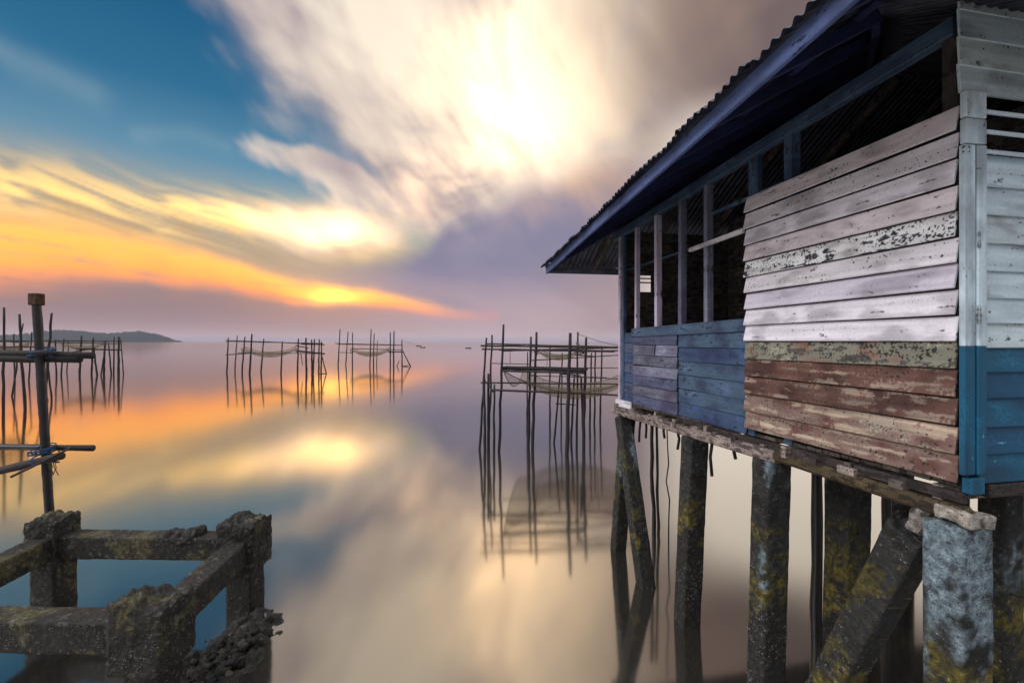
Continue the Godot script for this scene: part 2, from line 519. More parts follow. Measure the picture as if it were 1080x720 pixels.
func make_materials() -> void:
	var grey_wood := Color(0.30, 0.28, 0.27)
	var white := board_texture(11, Color(0.93, 0.91, 0.93), grey_wood, 0.20, Color(0.70, 0.68, 0.70), 0.46, Color(0.6, 0.6, 0.6), 0.0, 0.07)
	var white_worn := board_texture(21, Color(0.91, 0.89, 0.90), Color(0.30, 0.28, 0.29), 0.25, Color(0.68, 0.65, 0.66), 0.45, Color(0.6, 0.6, 0.6), 0.0, 0.12)
	var white_mould := board_texture(31, Color(0.90, 0.91, 0.93), Color(0.14, 0.16, 0.18), 0.34, Color(0.60, 0.58, 0.60), 0.45, Color(0.20, 0.23, 0.25), 0.22, 0.30)
	var red := board_texture(41, Color(0.41, 0.285, 0.25), Color(0.50, 0.44, 0.40), 0.44, Color(0.24, 0.14, 0.13), 0.55, Color(0.62, 0.56, 0.50), 0.30, 0.2)
	var red_worn := board_texture(51, Color(0.52, 0.43, 0.40), Color(0.60, 0.54, 0.48), 0.5, Color(0.36, 0.22, 0.20), 0.5, Color(0.66, 0.62, 0.56), 0.36, 0.22)
	var greenish := board_texture(61, Color(0.50, 0.50, 0.45), Color(0.26, 0.25, 0.24), 0.40, Color(0.52, 0.34, 0.29), 0.36, Color(0.66, 0.64, 0.58), 0.30, 0.34)
	var blue := board_texture(71, Color(0.26, 0.36, 0.46), Color(0.13, 0.15, 0.20), 0.30, Color(0.17, 0.23, 0.36), 0.5, Color(0.34, 0.42, 0.58), 0.28, 0.14)
	var teal := board_texture(81, Color(0.0, 0.33, 0.46), Color(0.40, 0.56, 0.64), 0.17, Color(0.0, 0.24, 0.35), 0.5, Color(0.02, 0.40, 0.54), 0.3, 0.10)
	var mauve := board_texture(91, Color(0.36, 0.38, 0.45), Color(0.18, 0.17, 0.21), 0.33, Color(0.28, 0.26, 0.36), 0.5, Color(0.50, 0.48, 0.58), 0.30, 0.20)
	var raw := board_texture(101, Color(0.40, 0.37, 0.35), Color(0.20, 0.18, 0.17), 0.48, Color(0.28, 0.25, 0.22), 0.5, Color(0.50, 0.47, 0.44), 0.3, 0.25)
	board_mat("white_a", white, Color(0.96, 0.97, 1.0))
	board_mat("white_b", white, Color(0.90, 0.90, 0.95))
	board_mat("white_pink", white_worn, Color(0.95, 0.94, 0.96))
	board_mat("white_worn", white_worn, Color(0.96, 0.97, 1.0))
	board_mat("white_mould", white_mould)
	board_mat("white_teal", white, Color(0.84, 0.95, 0.98))
	board_mat("white_teal_worn", white_worn, Color(0.86, 0.96, 0.98))
	board_mat("red_a", red)
	board_mat("red_b", red, Color(0.95, 0.95, 0.95))
	board_mat("red_worn", red_worn)
	board_mat("greenish", greenish)
	board_mat("blue_a", blue)
	board_mat("blue_b", blue, Color(0.82, 0.85, 0.95))
	board_mat("teal", teal, Color.WHITE, 0.6)
	board_mat("teal_b", teal, Color(0.85, 0.9, 0.95), 0.6)
	board_mat("mauve_a", mauve)
	board_mat("mauve_b", mauve, Color(0.85, 0.88, 1.0))
	board_mat("mauve_pale", mauve, Color(1.25, 1.25, 1.25))
	board_mat("silver_wood", raw, Color(1.35, 1.32, 1.34))
	board_mat("raw_wood", raw)
	board_mat("dark_wood", raw, Color(0.60, 0.57, 0.60))
	board_mat("interior_wood", raw, Color(0.90, 0.90, 0.95))
	board_mat("blue_paint", blue, Color(0.36, 0.42, 0.70))
	board_mat("fascia_paint", white_worn, Color(0.34, 0.43, 0.64))
	board_mat("lavender", white_worn, Color(0.84, 0.82, 0.92))
	board_mat("algae_wood", raw, Color(0.80, 0.74, 0.55))
	plain("bamboo_dark", s(0.030, 0.024, 0.026), 0.8)
	plain("bamboo", s(0.055, 0.045, 0.042), 0.8)
	plain("wet_pole", s(0.014, 0.013, 0.016), 0.45)
	plain("rust", s(0.12, 0.045, 0.02), 0.8, 0.6)
	plain("rope_blue", s(0.03, 0.12, 0.28), 0.8)
	plain("rope", s(0.10, 0.09, 0.075), 0.9)
	plain("weed", s(0.02, 0.02, 0.018), 0.9)
	plain("shell", s(0.36, 0.36, 0.33), 0.6, 0.7, 0.2)
	plain("lime", s(0.42, 0.38, 0.36), 0.9, 0.6)
	plain("mud", s(0.022, 0.021, 0.02), 0.5)
	plain("boat", s(0.03, 0.03, 0.035), 0.7)
	var sheet := plain("roof_sheet", s(0.10, 0.11, 0.17), 0.5, 0.6, 0.02)
	sheet.metallic = 0.35
	var net := StandardMaterial3D.new()
	net.transparency = BaseMaterial3D.TRANSPARENCY_ALPHA
	net.albedo_color = Color(0.36, 0.32, 0.22, 0.45)
	net.roughness = 0.9
	net.cull_mode = BaseMaterial3D.CULL_DISABLED
	net.backlight_enabled = true
	net.backlight = Color(0.35, 0.32, 0.22)
	M["net"] = net
	stone_mat("stone", 201, 0.17, 1.6, 0.85)
	stone_mat("shelly_stone", 231, 0.20, 1.7, 0.75)
	stone_mat("hill_cover", 261, 0.0, 0.004, 1.0)

# ------------------------------------------------------------------ house on stilts
func floor_h(a: float) -> float: return 2.27 - 0.023 * a
func plate_h(a: float) -> float: return 4.68 - 0.039 * a

# house frame: b into the house, y up, a along the side wall away from its near corner
func hp(a: float, y: float, b: float) -> Vector3:
	return Vector3(b, y, -a)

# lapped boards on the wall that faces -b: one row from a0 to a1
func side_row(a0: float, a1: float, y0: float, y1: float, b: float, mat: String, parent: Node, lap := 0.016, skew := 0.0) -> void:
	var hh := (y1 - y0) - 0.004
	var d0 := rng.randf_range(-0.006, 0.006)
	var d1 := rng.randf_range(-0.006, 0.006)
	var p0 := hp(a0 + rng.randf_range(0.0, 0.012), (y0 + y1) * 0.5 + d0 * 0.5 + skew, b)
	var p1 := hp(a1 - rng.randf_range(0.0, 0.012), (y0 + y1) * 0.5 + d1 * 0.5 - skew, b)
	var o := part(box_mesh(Vector3(p0.distance_to(p1), hh, 0.016), 0.003, 0.4, rng.randf_range(-0.003, 0.003)), M[mat], "plank", parent)
	o.transform = along(p0, p1)
	o.transform.basis = o.transform.basis * Basis(Vector3.RIGHT, (lap + rng.randf_range(-0.004, 0.005)) / hh)

# the same on a wall that faces the near side (or the far side), from b0 to b1
func front_row(b0: float, b1: float, y0: float, y1: float, a: float, mat: String, parent: Node, lap := 0.016) -> void:
	var hh := (y1 - y0) + 0.012
	var d := rng.randf_range(-0.004, 0.004)
	var p0 := hp(a, (y0 + y1) * 0.5 + d, b0)
	var p1 := hp(a, (y0 + y1) * 0.5 - d, b1)
	var o := part(box_mesh(Vector3(p0.distance_to(p1), hh, 0.016), 0.003, 0.4, 0.0), M[mat], "plank", parent)
	o.transform = along(p0, p1)
	o.transform.basis = o.transform.basis * Basis(Vector3.RIGHT, -(lap + rng.randf_range(-0.003, 0.004)) / hh)

func post_paint(w: Vector3, pale: float, alg: float) -> Color:
	var n := N2.get_noise_3dv(w * 6.0)
	var n2 := N1.get_noise_3dv(w * 12.0)
	var n3 := N2.get_noise_3dv(w * Vector3(7, 3.0, 7) + Vector3(40, 0, 0))
	var n4 := N1.get_noise_3dv(w * 34.0)
	var c := Color(0.055, 0.060, 0.066).lerp(Color(0.36, 0.50, 0.62), smoothstep(0.22 - pale, 0.55 - pale, n3 + 0.3 * n2 + 0.2 * n4))
	c = c.lerp(Color(0.02, 0.021, 0.022), smoothstep(0.05, 0.35, n2 + 0.4 * n + 0.3 * n4))
	# blotches of yellow algae, thickest around the high-water mark
	var y := w.y + n * 0.5
	var weed: float = smoothstep(1.65, 1.5, y + alg) * smoothstep(0.1, 0.2, n + n2 * 0.6 + n4 * 0.9 + alg)
	c = c.lerp(Color(0.34, 0.27, 0.03).lerp(Color(0.12, 0.11, 0.03), smoothstep(-0.2, 0.3, n4)), weed * 0.9)
	# black mussel crust, ragged upper edge, patchy
	var crust: float = smoothstep(1.0, 0.93, y + n2 * 0.6 + n * 0.3 - alg) * smoothstep(-0.45, -0.3, n4 + 0.4 * n2)
	c = c.lerp(Color(0.024, 0.026, 0.026).lerp(Color(0.07, 0.065, 0.055), smoothstep(0.1, 0.4, n4)), crust)
	return c

func barnacles(parent: Node, count: int, a: Vector3, b: Vector3, wx: float, wz: float, side: Vector3, lo: float, hi: float, sz := 0.008) -> void:
	var y := (b - a).normalized()
	var z := side.cross(y).normalized()
	var x := y.cross(z)
	var st := SurfaceTool.new()
	st.begin(Mesh.PRIMITIVE_TRIANGLES)
	var L := a.distance_to(b)
	for i in count:
		var k := rng.randf_range(lo, hi)
		var f := rng.randi() % 4
		var u := rng.randf_range(-0.48, 0.48)
		var q := a + (b - a) * k
		var n := Vector3.ZERO
		match f:
			0: q += x * wx * 0.5 + z * wz * u; n = x
			1: q += -x * wx * 0.5 + z * wz * u; n = -x
			2: q += z * wz * 0.5 + x * wx * u; n = z
			3: q += -z * wz * 0.5 + x * wx * u; n = -z
		if N2.get_noise_3dv(q * 5.0) + 0.3 * N1.get_noise_3dv(q * 20.0) < 0.08:
			continue
		var r := sz * (0.35 + 1.2 * pow(rng.randf(), 2.0))
		var t1 := n.cross(Vector3(0.3, 0.8, 0.5)).normalized()
		var t2 := n.cross(t1)
		var ring := []
		for j in 5:
			var an := TAU * j / 5.0 + rng.randf()
			ring.append(q + (t1 * cos(an) + t2 * sin(an)) * r * rng.randf_range(0.7, 1.2))
		var tip := q + n * r * rng.randf_range(0.5, 1.1)
		for j in 5:
			for v in [ring[j], tip, ring[(j + 1) % 5]]:
				st.add_vertex(v)
	st.generate_normals()
	var o := part(st.commit(), M["shell"], "barnacles", parent)
	o.set_meta("kind", "stuff")

func concrete_post(a: Vector3, b: Vector3, w: float, d: float, parent: Node, called: String, shells := 150, brk := 0.0, label := "", side := Vector3.RIGHT, pale := 0.0) -> Node3D:
	var alg := rng.randf_range(-0.22, 0.12)
	var o := part(rough_beam(a, b, w, d, 0.024, 0.006, 0.009, func(p: Vector3): return post_paint(p, pale, alg), side, brk), M["stone"], called, parent)
	if shells > 0:
		barnacles(o, shells * 5, a, b, w + 0.006, d + 0.006, side, 0.15, 0.62, 0.0055)
	if label != "":
		o.set_meta("label", label)
	return o

func build_house() -> void:
	var H := holder("stilt_house", self, HOUSE_AT)
	H.rotation.y = TURN
	tag(H, "weathered plank house on concrete stilts with white, red and blue boards under a corrugated roof", "house")

	# --- floor: joists, deck boards, edge beams
	var fl := holder("floor_deck", H)
	for i in 30:
		var a := 0.02 + i * 0.147
		beam(hp(a + 0.07, floor_h(a) - 0.04, 0.0), hp(a + 0.07, floor_h(a) - 0.04, DEEP), 0.03, 0.14, M["raw_wood"], "floor_board", fl)
	for i in 9:
		var a := 0.12 + i * 0.53
		var jo := beam(hp(a, floor_h(a) - 0.10, -0.02 - 0.03 * (i % 3)), hp(a, floor_h(a) - 0.10, DEEP), 0.09, 0.055, M["raw_wood"] if i % 2 else M["silver_wood"], "joist", H)
		jo.position.y += rng.randf_range(-0.006, 0.004)
	# short blocks and offcuts wedged on the edge beam
	for i in 14:
		var a := 0.3 + i * 0.29 + rng.randf_range(-0.06, 0.06)
		beam(hp(a, floor_h(a) - 0.115, -0.035), hp(a + rng.randf_range(0.05, 0.13), floor_h(a) - 0.115, -0.035), 0.05, 0.06, M[["raw_wood", "silver_wood", "dark_wood"][i % 3]], "packing_block", H)
	beam(hp(1.30, 2.075, -0.02), hp(4.52, 2.005, -0.03), 0.105, 0.085, M["silver_wood"], "edge_beam", H, 0.012)
	var eb := part(box_mesh(Vector3(1.40, 0.085, 0.10), 0.02, 0.4, 0.015), M["algae_wood"], "edge_beam", H)
	eb.transform = along(hp(-0.04, 2.085, -0.02), hp(1.36, 2.085, -0.01))
	eb.set_meta("label", "mossy weathered edge beam")
	beam(hp(-0.02, 2.17, -0.012), hp(2.8, 2.125, -0.012), 0.06, 0.035, M["dark_wood"], "skirting_board", H)
	for b in [2.2, 4.4, 6.6, DEEP - 0.1]:
		beam(hp(-0.05, 2.06, b), hp(LEN + 0.05, 1.97, b), 0.12, 0.1, M["raw_wood"], "cross_beam", H)

	# --- side wall: white and red panel
	var pw := holder("white_panel", H)
	pw.set_meta("label", "panel of white lapped planks")
	var wm := ["white_a", "white_a", "white_b", "white_worn", "white_mould", "white_pink", "white_a", "white_worn", "white_pink"]
	for i in 9:
		var y0 := 3.0 + i * 0.139
		side_row(-0.008, 1.66, y0, y0 + 0.139, -0.045, wm[i], pw, 0.032)
	var pr := holder("red_panel", H)
	pr.set_meta("label", "panel of flaking red planks")
	var rm := ["red_worn", "red_worn", "red_b", "red_a", "greenish"]
	for i in 5:
		var y0 := 2.25 + i * 0.150
		side_row(-0.008, 1.66, y0, y0 + 0.150, -0.045, rm[i], pr, 0.022)
	# studs behind the panel
	for a in [0.06, 1.21, 1.62]:
		beam(hp(a, floor_h(a) - 0.05, 0.03), hp(a, plate_h(a), 0.03), 0.09, 0.08, M["dark_wood" if a < 1.0 else "blue_a"], "stud", H, 0.006, Vector3.RIGHT)
	# --- side wall: blue section
	var pb := holder("blue_panel", H)
	pb.set_meta("label", "panel of faded blue planks")
	var y := 2.185
	for i in 6:
		side_row(1.665, 2.78, y, y + 0.150, -0.012, ["blue_b", "blue_a", "blue_a", "blue_a", "blue_b", "blue_a"][i], pb, 0.008)
		y += 0.150
	var pm := holder("mauve_panel", H)
	pm.set_meta("label", "panel of narrow greyish mauve planks")
	y = 2.17
	for i in 7:
		if i == 5:
			side_row(2.80, 3.30, y, y + 0.131, -0.014, "mauve_pale", pm, 0.008)
			side_row(3.31, 3.90, y, y + 0.131, -0.014, "mauve_a", pm, 0.008)
		else:
			side_row(2.80, 3.90, y, y + 0.131, -0.014, ["mauve_b", "mauve_a", "mauve_b", "mauve_pale", "mauve_a", "", "mauve_b"][i], pm, 0.010, 0.01 if i < 4 else 0.0)
		y += 0.131
	var sill := beam(hp(1.66, 3.145, -0.022), hp(3.92, 3.115, -0.022), 0.115, 0.03, M["blue_a"], "window_sill", H)
	sill.set_meta("label", "blue board along the foot of the openings")
	var pe := holder("end_panel", H)
	pe.set_meta("label", "narrow panel of dark planks at the far corner")
	y = 2.16
	for i in 7:
		side_row(3.92, 4.40, y, y + 0.137, 0.012, "mauve_b" if i % 2 else "blue_b", pe, 0.006)
		y += 0.137
	beam(hp(3.95, 2.13, -0.02), hp(4.44, 2.12, -0.02), 0.10, 0.03, M["white_worn"], "patch_board", H)
	# window posts
	for w in [[4.34, 0.075, "lavender", 2.1], [4.24, 0.05, "blue_a", 2.2], [3.84, 0.06, "lavender", 3.1], [3.28, 0.075, "lavender", 3.1], [2.75, 0.075, "mauve_pale", 3.1], [2.27, 0.075, "mauve_pale", 3.1], [1.57, 0.05, "blue_a", 3.1]]:
		var a: float = w[0]
		beam(hp(a, w[3], 0.012), hp(a + rng.randf_range(-0.012, 0.012), plate_h(a), 0.012), w[1], w[1] * 0.8, M[w[2]], "window_post", H, 0.005, Vector3.RIGHT)
	beam(hp(0.03, plate_h(0.0) + 0.02, 0.0), hp(LEN + 0.15, plate_h(LEN) + 0.015, 0.0), 0.10, 0.07, M["blue_a"], "wall_plate", H)
	beam(hp(1.3, 4.27, 0.03), hp(2.25, 4.27, 0.03), 0.035, 0.03, M["blue_a"], "window_rail", H)
	beam(hp(2.25, 4.02, 0.10), hp(4.3, 4.02, 0.10), 0.025, 0.03, M["blue_a"], "window_rail", H)
	var br := beam(hp(1.67, 3.972, -0.05), hp(2.50, 3.955, -0.05), 0.042, 0.035, M["white_worn"], "prop_rail", H)
	br.set_meta("label", "white rail sticking out past the white panel")

	# --- far end wall with a small barred window, seen from inside
	var we := holder("far_wall", H)
	y = 2.12
	for i in 17:
		var y1 := y + 0.145
		if y1 > 3.74 and y < 3.98:
			front_row(0.05, 0.33, y, y1, LEN, "interior_wood", we, 0.0)
			front_row(0.51, DEEP, y, y1, LEN, "interior_wood", we, 0.0)
		else:
			front_row(0.05, DEEP, y, y1, LEN, "interior_wood" if i % 3 else "raw_wood", we, 0.0)
		y = y1
	for k in 2:
		beam(hp(LEN, 3.86 + k * 0.06, 0.33), hp(LEN, 3.86 + k * 0.06, 0.51), 0.018, 0.02, M["silver_wood"], "window_bar", we)
	# --- inner partition
	var wp := holder("partition", H)
	y = 2.22
	for i in 18:
		var x0 := hp(0.1, y + 0.07, 1.78)
		var x1 := hp(LEN - 0.02, y + 0.05, 1.78)
		beam(x0, x1, 0.142, 0.018, M["interior_wood"] if i % 4 else M["raw_wood"], "plank", wp)
		y += 0.146
	# --- near wall: lapped white and teal boards
	var wf := holder("front_wall", H)
	wf.set_meta("label", "wall of lapped planks, white above and teal blue below")
	var fy := [2.245, 2.40, 2.545, 2.695, 2.84, 2.972, 3.10, 3.235, 3.385, 3.53, 3.685, 3.84, 4.005]
	for i in 12:
		var m: String = ["teal", "teal_b"][i % 2] if i < 5 else ["white_teal", "white_teal_worn", "white_teal", "white_teal"][i % 4]
		front_row(0.085, DEEP, fy[i], fy[i + 1], 0.004, m, wf, 0.024)
	for i in 5:   # beside the vent, out to the far end, and the boards above it
		var y0: float = 4.005 + i * 0.155
		if y0 < 4.20:
			front_row(1.45, DEEP, y0, y0 + 0.155, 0.004, "white_teal", wf, 0.02)
	for i in 5:
		front_row(-0.045, DEEP, 4.315 + i * 0.148, 4.463 + i * 0.148, -0.006, "white_teal_worn" if i % 2 else "white_teal", wf, 0.006)
	for k in 3:
		var o := beam(hp(-0.02, 4.012 + k * 0.105, 0.087), hp(-0.02, 4.012 + k * 0.105, 1.45), 0.022, 0.06, M["white_teal"], "vent_slat", wf, 0.004)
		o.transform.basis = o.transform.basis * Basis(Vector3.RIGHT, 0.5)
	# corner boards (painted in two colours like the wall)
	for c in [[2.30, 2.975, "teal"], [2.975, 4.03, "white_teal"]]:
		beam(hp(-0.028, c[0], -0.018), hp(-0.028, c[1], -0.018), 0.072, 0.03, M[c[2]], "corner_board", wf, 0.004, Vector3.RIGHT)
		beam(hp(-0.032, c[0], 0.055), hp(-0.032, c[1], 0.055), 0.062, 0.036, M[c[2]], "corner_board", wf, 0.005, Vector3.RIGHT)
	beam(hp(-0.032, 4.035, 0.017), hp(-0.032, 4.165, 0.017), 0.135, 0.034, M["white_teal"], "corner_block", wf, 0.004, Vector3.RIGHT)
	beam(hp(-0.032, 4.17, 0.017), hp(-0.032, 4.31, 0.017), 0.135, 0.034, M["white_teal"], "corner_block", wf, 0.004, Vector3.RIGHT)
	beam(hp(-0.03, 2.20, 0.02), hp(-0.03, 2.285, 0.02), 0.09, 0.05, M["teal"], "corner_block", wf, 0.005, Vector3.RIGHT)
	beam(hp(0.0, 2.20, 0.14), hp(0.0, 2.20, DEEP), 0.07, 0.05, M["dark_wood"], "skirting_board", wf)
	# --- outer end wall at the far side of the house
	var wo := holder("end_wall", H)
	y = 2.2
	for i in 17:
		beam(hp(0.03, y + 0.07, DEEP), hp(LEN - 0.03, y + 0.05, DEEP), 0.15, 0.018, M["white_teal"] if i > 4 else M["teal"], "plank", wo)
		y += 0.146

	build_roof(H)
	build_stilts(H)

func roof_plane(e0: Vector3, e1: Vector3, r0: Vector3, r1: Vector3, parent: Node, sheets: int) -> void:
	# corrugated sheets between an eave e0-e1 and a ridge r0-r1
	var L := e0.distance_to(e1)
	var d := (e1 - e0) / L
	var up := (d.cross(((r0 + r1) * 0.5 - (e0 + e1) * 0.5))).normalized()
	if up.y < 0:
		up = -up
	var slope := d.cross(up).normalized()
	if slope.dot((r0 + r1) * 0.5 - (e0 + e1) * 0.5) < 0:
		slope = -slope
	var pitch := 0.076
	var s0 := (r0 - e0).dot(d)
	var s1 := (r1 - e0).dot(d)
	var rise := (r0 - e0).dot(slope)
	for k in sheets:
		var a0 := L * k / sheets
		var a1 := L * (k + 1) / sheets + (0.05 if k < sheets - 1 else 0.0)
		var cols := int(ceil((a1 - a0) / pitch * 8.0))
		var st := SurfaceTool.new()
		st.begin(Mesh.PRIMITIVE_TRIANGLES)
		st.set_smooth_group(0)
		var prev := []
		var drop := rng.randf_range(-0.015, 0.03)
		for i in cols + 1:
			var x: float = a0 + (a1 - a0) * i / cols
			var top := rise
			if x < s0:
				top = rise * x / max(s0, 1e-3)
			elif x > s1:
				top = rise * (L - x) / max(L - s1, 1e-3)
			var wave := sin(TAU * x / pitch) * 0.011 + 0.004 * (k % 2)
			var row := []
			for j in 5:
				var v: float = lerp(-0.06 - drop, max(top, 0.0), j / 4.0)
				var sag := 0.012 * N1.get_noise_2d(x * 6.0, v * 6.0 + k * 10.0) * (2.0 if j == 0 else 1.0)
				row.append(e0 + d * x + slope * v + up * (wave + sag))
			if i > 0:
				for j in 4:
					for q in [prev[j], prev[j + 1], row[j + 1], prev[j], row[j + 1], row[j]]:
						st.add_vertex(q)
			prev = row
		st.generate_normals()
		st.index()
		part(st.commit(), M["roof_sheet"], "roof_sheet", parent)

func build_roof(H: Node3D) -> void:
	var roof := holder("roof", H)
	# eave corners in the house frame
	var near := hp(-0.55, 4.519, -1.126)
	var far := hp(5.276, 4.205, -0.856)
	var near2 := hp(-0.55, 4.56, DEEP + 0.8)
	var far2 := hp(5.276, 4.25, DEEP + 0.8)
	var r1 := hp(2.25, 5.95, 1.9)
	var r2 := hp(2.25, 5.95, DEEP - 2.0)
	roof_plane(near, far, r1, r1, roof, 8)
	roof_plane(near, near2, r1, r2, roof, 12)
	roof_plane(far, far2, r1, r2, roof, 12)
	roof_plane(near2, far2, r2, r2, roof, 8)
	# fascias under the sheet edges
	var dn := Vector3(0, -0.075, 0)
	var fa := near + dn
	var fb := far + dn
	var cut := [0.0, 0.46, 0.80, 1.0]
	for i in 3:
		var o := beam(fa.lerp(fb, cut[i] + (0.0015 if i else 0.0)), fa.lerp(fb, cut[i + 1]), 0.105, 0.028, M["fascia_paint"], "fascia", roof)
		o.position += Vector3(0.02, [0.0, 0.004, -0.006][i], 0.0)
	beam(far + dn + Vector3(0.03, 0, 0.03), far2 + dn + Vector3(0, 0, 0.03), 0.10, 0.028, M["mauve_a"], "fascia", roof)
	beam(near + dn + Vector3(0.03, 0, -0.03), near2 + dn + Vector3(0, 0, -0.03), 0.10, 0.028, M["fascia_paint"], "fascia", roof)
	beam(near2 + dn, far2 + dn, 0.10, 0.028, M["fascia_paint"], "fascia", roof)
	# hip rafters, common rafters, purlins
	var off := Vector3(0, -0.075, 0)
	for c in [[near, r1], [far, r1], [near2, r2], [far2, r2]]:
		beam(c[0] + off + (c[1] - c[0]) * (0.36 if c[0] == near else 0.01), c[1] + off, 0.09, 0.045, M["blue_paint"], "hip_rafter", roof)
	for i in 11:
		var k := (i + 0.6) / 11.6
		var e := near.lerp(far, k)
		var kk: float = min(k / 0.5, (1.0 - k) / 0.5)
		var mid: Vector3 = e.lerp(r1, 0.97 * kk)
		mid.z = e.z
		var top: Vector3 = (near if k < 0.5 else far).lerp(r1, kk)
		beam(e + off + Vector3(0.03, 0.01, 0), top + off, 0.075, 0.04, M["blue_paint"], "rafter", roof)
	for i in 12:
		var k := (i + 1.0) / 13.0
		var e := far.lerp(far2, k)
		var t := r1.lerp(r2, clamp((e.x - r1.x) / (r2.x - r1.x), 0.0, 1.0))
		var kk: float = clamp((e.x - far.x) / (r1.x - far.x), 0.0, 1.0)
		kk = min(kk, clamp((far2.x - e.x) / (far2.x - r2.x), 0.0, 1.0))
		var top := Vector3(e.x, lerp(e.y, t.y, kk), lerp(e.z, t.z, kk))
		beam(e + off + Vector3(0, 0.01, 0.03), top + off, 0.075, 0.04, M["raw_wood"], "rafter", roof)
	for k in [0.22, 0.45]:
		beam(near.lerp(r1, k) + Vector3(0, -0.03, 0), far.lerp(r1, k) + Vector3(0, -0.03, 0), 0.035, 0.05, M["blue_paint"], "purlin", roof)

func build_stilts(H: Node3D) -> void:
	var inv := H.transform.affine_inverse()
	var side := Vector3.RIGHT
	# posts on the outer line
	concrete_post(inv * on_water(649, 6.85) + Vector3(0, -0.6, 0), hp(4.32, 1.96, 0.10), 0.17, 0.18, H, "concrete_post", 160)
	concrete_post(inv * (on_water(684, 5.72)) + Vector3(0, -0.6, 0) + Vector3(0, 0, 0.14), hp(4.22, 1.95, -0.02), 0.18, 0.18, H, "leaning_strut", 200)
	concrete_post(inv * on_water(722, 5.09) + Vector3(0, -0.6, 0), hp(2.52, 1.99, 0.02), 0.20, 0.20, H, "concrete_post", 220)
	concrete_post(inv * on_water(800, 4.02) + Vector3(0.05, -0.6, 0), hp(1.43, 2.03, 0.03), 0.21, 0.20, H, "concrete_post", 220, 0.0, "", side, 0.1)
	concrete_post(hp(0.0, -0.6, -0.04), hp(0.01, 2.07, -0.035), 0.20, 0.20, H, "concrete_post", 120, 0.05, "thick corner post with pale blue-white stains", side, 0.42)
	concrete_post(hp(1.30, -0.5, 0.02), hp(0.24, 1.93, 0.00), 0.17, 0.21, H, "leaning_strut", 180, 0.06, "broken slanting concrete strut beside the corner post")
	# splintered shuttering left under the broken strut
	for i in 20:
		var k := 0.07 + i * 0.028
		var q := hp(0.24, 1.93, 0.0).lerp(hp(1.30, -0.5, 0.02), k) + Vector3(0.0, -0.045, 0.035)
		var o := part(box_mesh(Vector3(0.135 + 0.03 * rng.randf(), 0.035, 0.10 + 0.04 * rng.randf()), 0.005), M["algae_wood" if i % 3 else "dark_wood"], "splintered_slat", H)
		o.position = q
		o.rotation = Vector3(-0.45 + rng.randf_range(-0.12, 0.12), rng.randf_range(-0.15, 0.15), rng.randf_range(-0.12, 0.12))
	# crumbled lime mortar on the corner post and exposed bars
	var cap := part(rough_beam(hp(-0.02, 2.04, -0.03), hp(-0.02, 2.115, -0.02), 0.19, 0.18, 0.010, 0.034, 0.012, func(p: Vector3): return Color(0.75, 0.70, 0.66).lerp(Color(0.12, 0.12, 0.12), smoothstep(0.1, 0.5, N1.get_noise_3dv(p * 22.0)))), M["stone"], "mortar_cap", H)
	cap.set_meta("label", "crumbled pale mortar on the corner post")
	part(rough_beam(hp(0.23, 1.90, -0.01), hp(0.17, 2.06, 0.0), 0.10, 0.09, 0.010, 0.034, 0.012, func(p: Vector3): return Color(0.50, 0.46, 0.46).lerp(Color(0.06, 0.06, 0.06), smoothstep(0.0, 0.4, N1.get_noise_3dv(p * 20.0)))), M["stone"], "mortar_lump", H)
	for i in 9:
		var p0 := hp(rng.randf_range(0.1, 0.3), rng.randf_range(1.9, 2.0), rng.randf_range(-0.1, 0.0))
		part(path_mesh([p0, p0 + Vector3(rng.randf_range(-0.05, 0.05), -0.02, rng.randf_range(-0.05, 0.05)), p0 + Vector3(rng.randf_range(-0.07, 0.07), -0.06, rng.randf_range(-0.07, 0.07))], 0.0025, 4), M["rope"], "frayed_fibre", H)
	# inner posts
	concrete_post(inv * on_water(888, 4.2) + Vector3(0, -0.6, 0), inv * at(896, 560, 4.2) + Vector3(0, 0.62, 0), 0.24, 0.24, H, "concrete_post", 160)
	for w in [[1056, 3.15, 0.16, 0.16], [952, 6.4, 0.16, 0.2], [1010, 7.4, 0.2, 0.2]]:
		concrete_post(inv * on_water(w[0], w[1]) + Vector3(0, -0.6, 0), inv * on_water(w[0], w[1]) + Vector3(0, 2.03, 0), w[2], w[3], H, "concrete_post", 90)
	for b in [3.6, 6.0, 8.4]:
		for a in [0.1, 2.2, 4.3]:
			concrete_post(hp(a, -0.6, b), hp(a, 2.0, b), 0.22, 0.22, H, "concrete_post", 0)
	for w in [[861, 4.7, 0.05], [935, 5.2, 0.045], [1000, 4.0, 0.04]]:
		var p := inv * on_water(w[0], w[1])
		part(pole_mesh(p + Vector3(0, -0.5, 0), p + Vector3(0.01, 2.08, 0), w[2], w[2] * 0.9, 0.004, 6, 8), M["wet_pole"], "timber_pile", H)
	# rags and weed hanging from the beam
	for w in [[676, 441, 466, 6.3], [681, 441, 462, 6.2], [714, 452, 474, 5.4], [752, 462, 502, 4.7], [775, 468, 484, 4.4], [700, 455, 462, 5.5]]:
		var p0 := inv * at(w[0], w[1], w[3])
		var p1 := inv * at(w[0] + rng.randf_range(-2, 2), w[2], w[3])
		var pm := (p0 + p1) * 0.5 + Vector3(rng.randf_range(-0.03, 0.03), 0, 0.0)
		part(path_mesh([p0 + Vector3(0, 0.06, 0), p0, pm, p1], 0.016, 5), M["weed"], "hanging_weed", H)
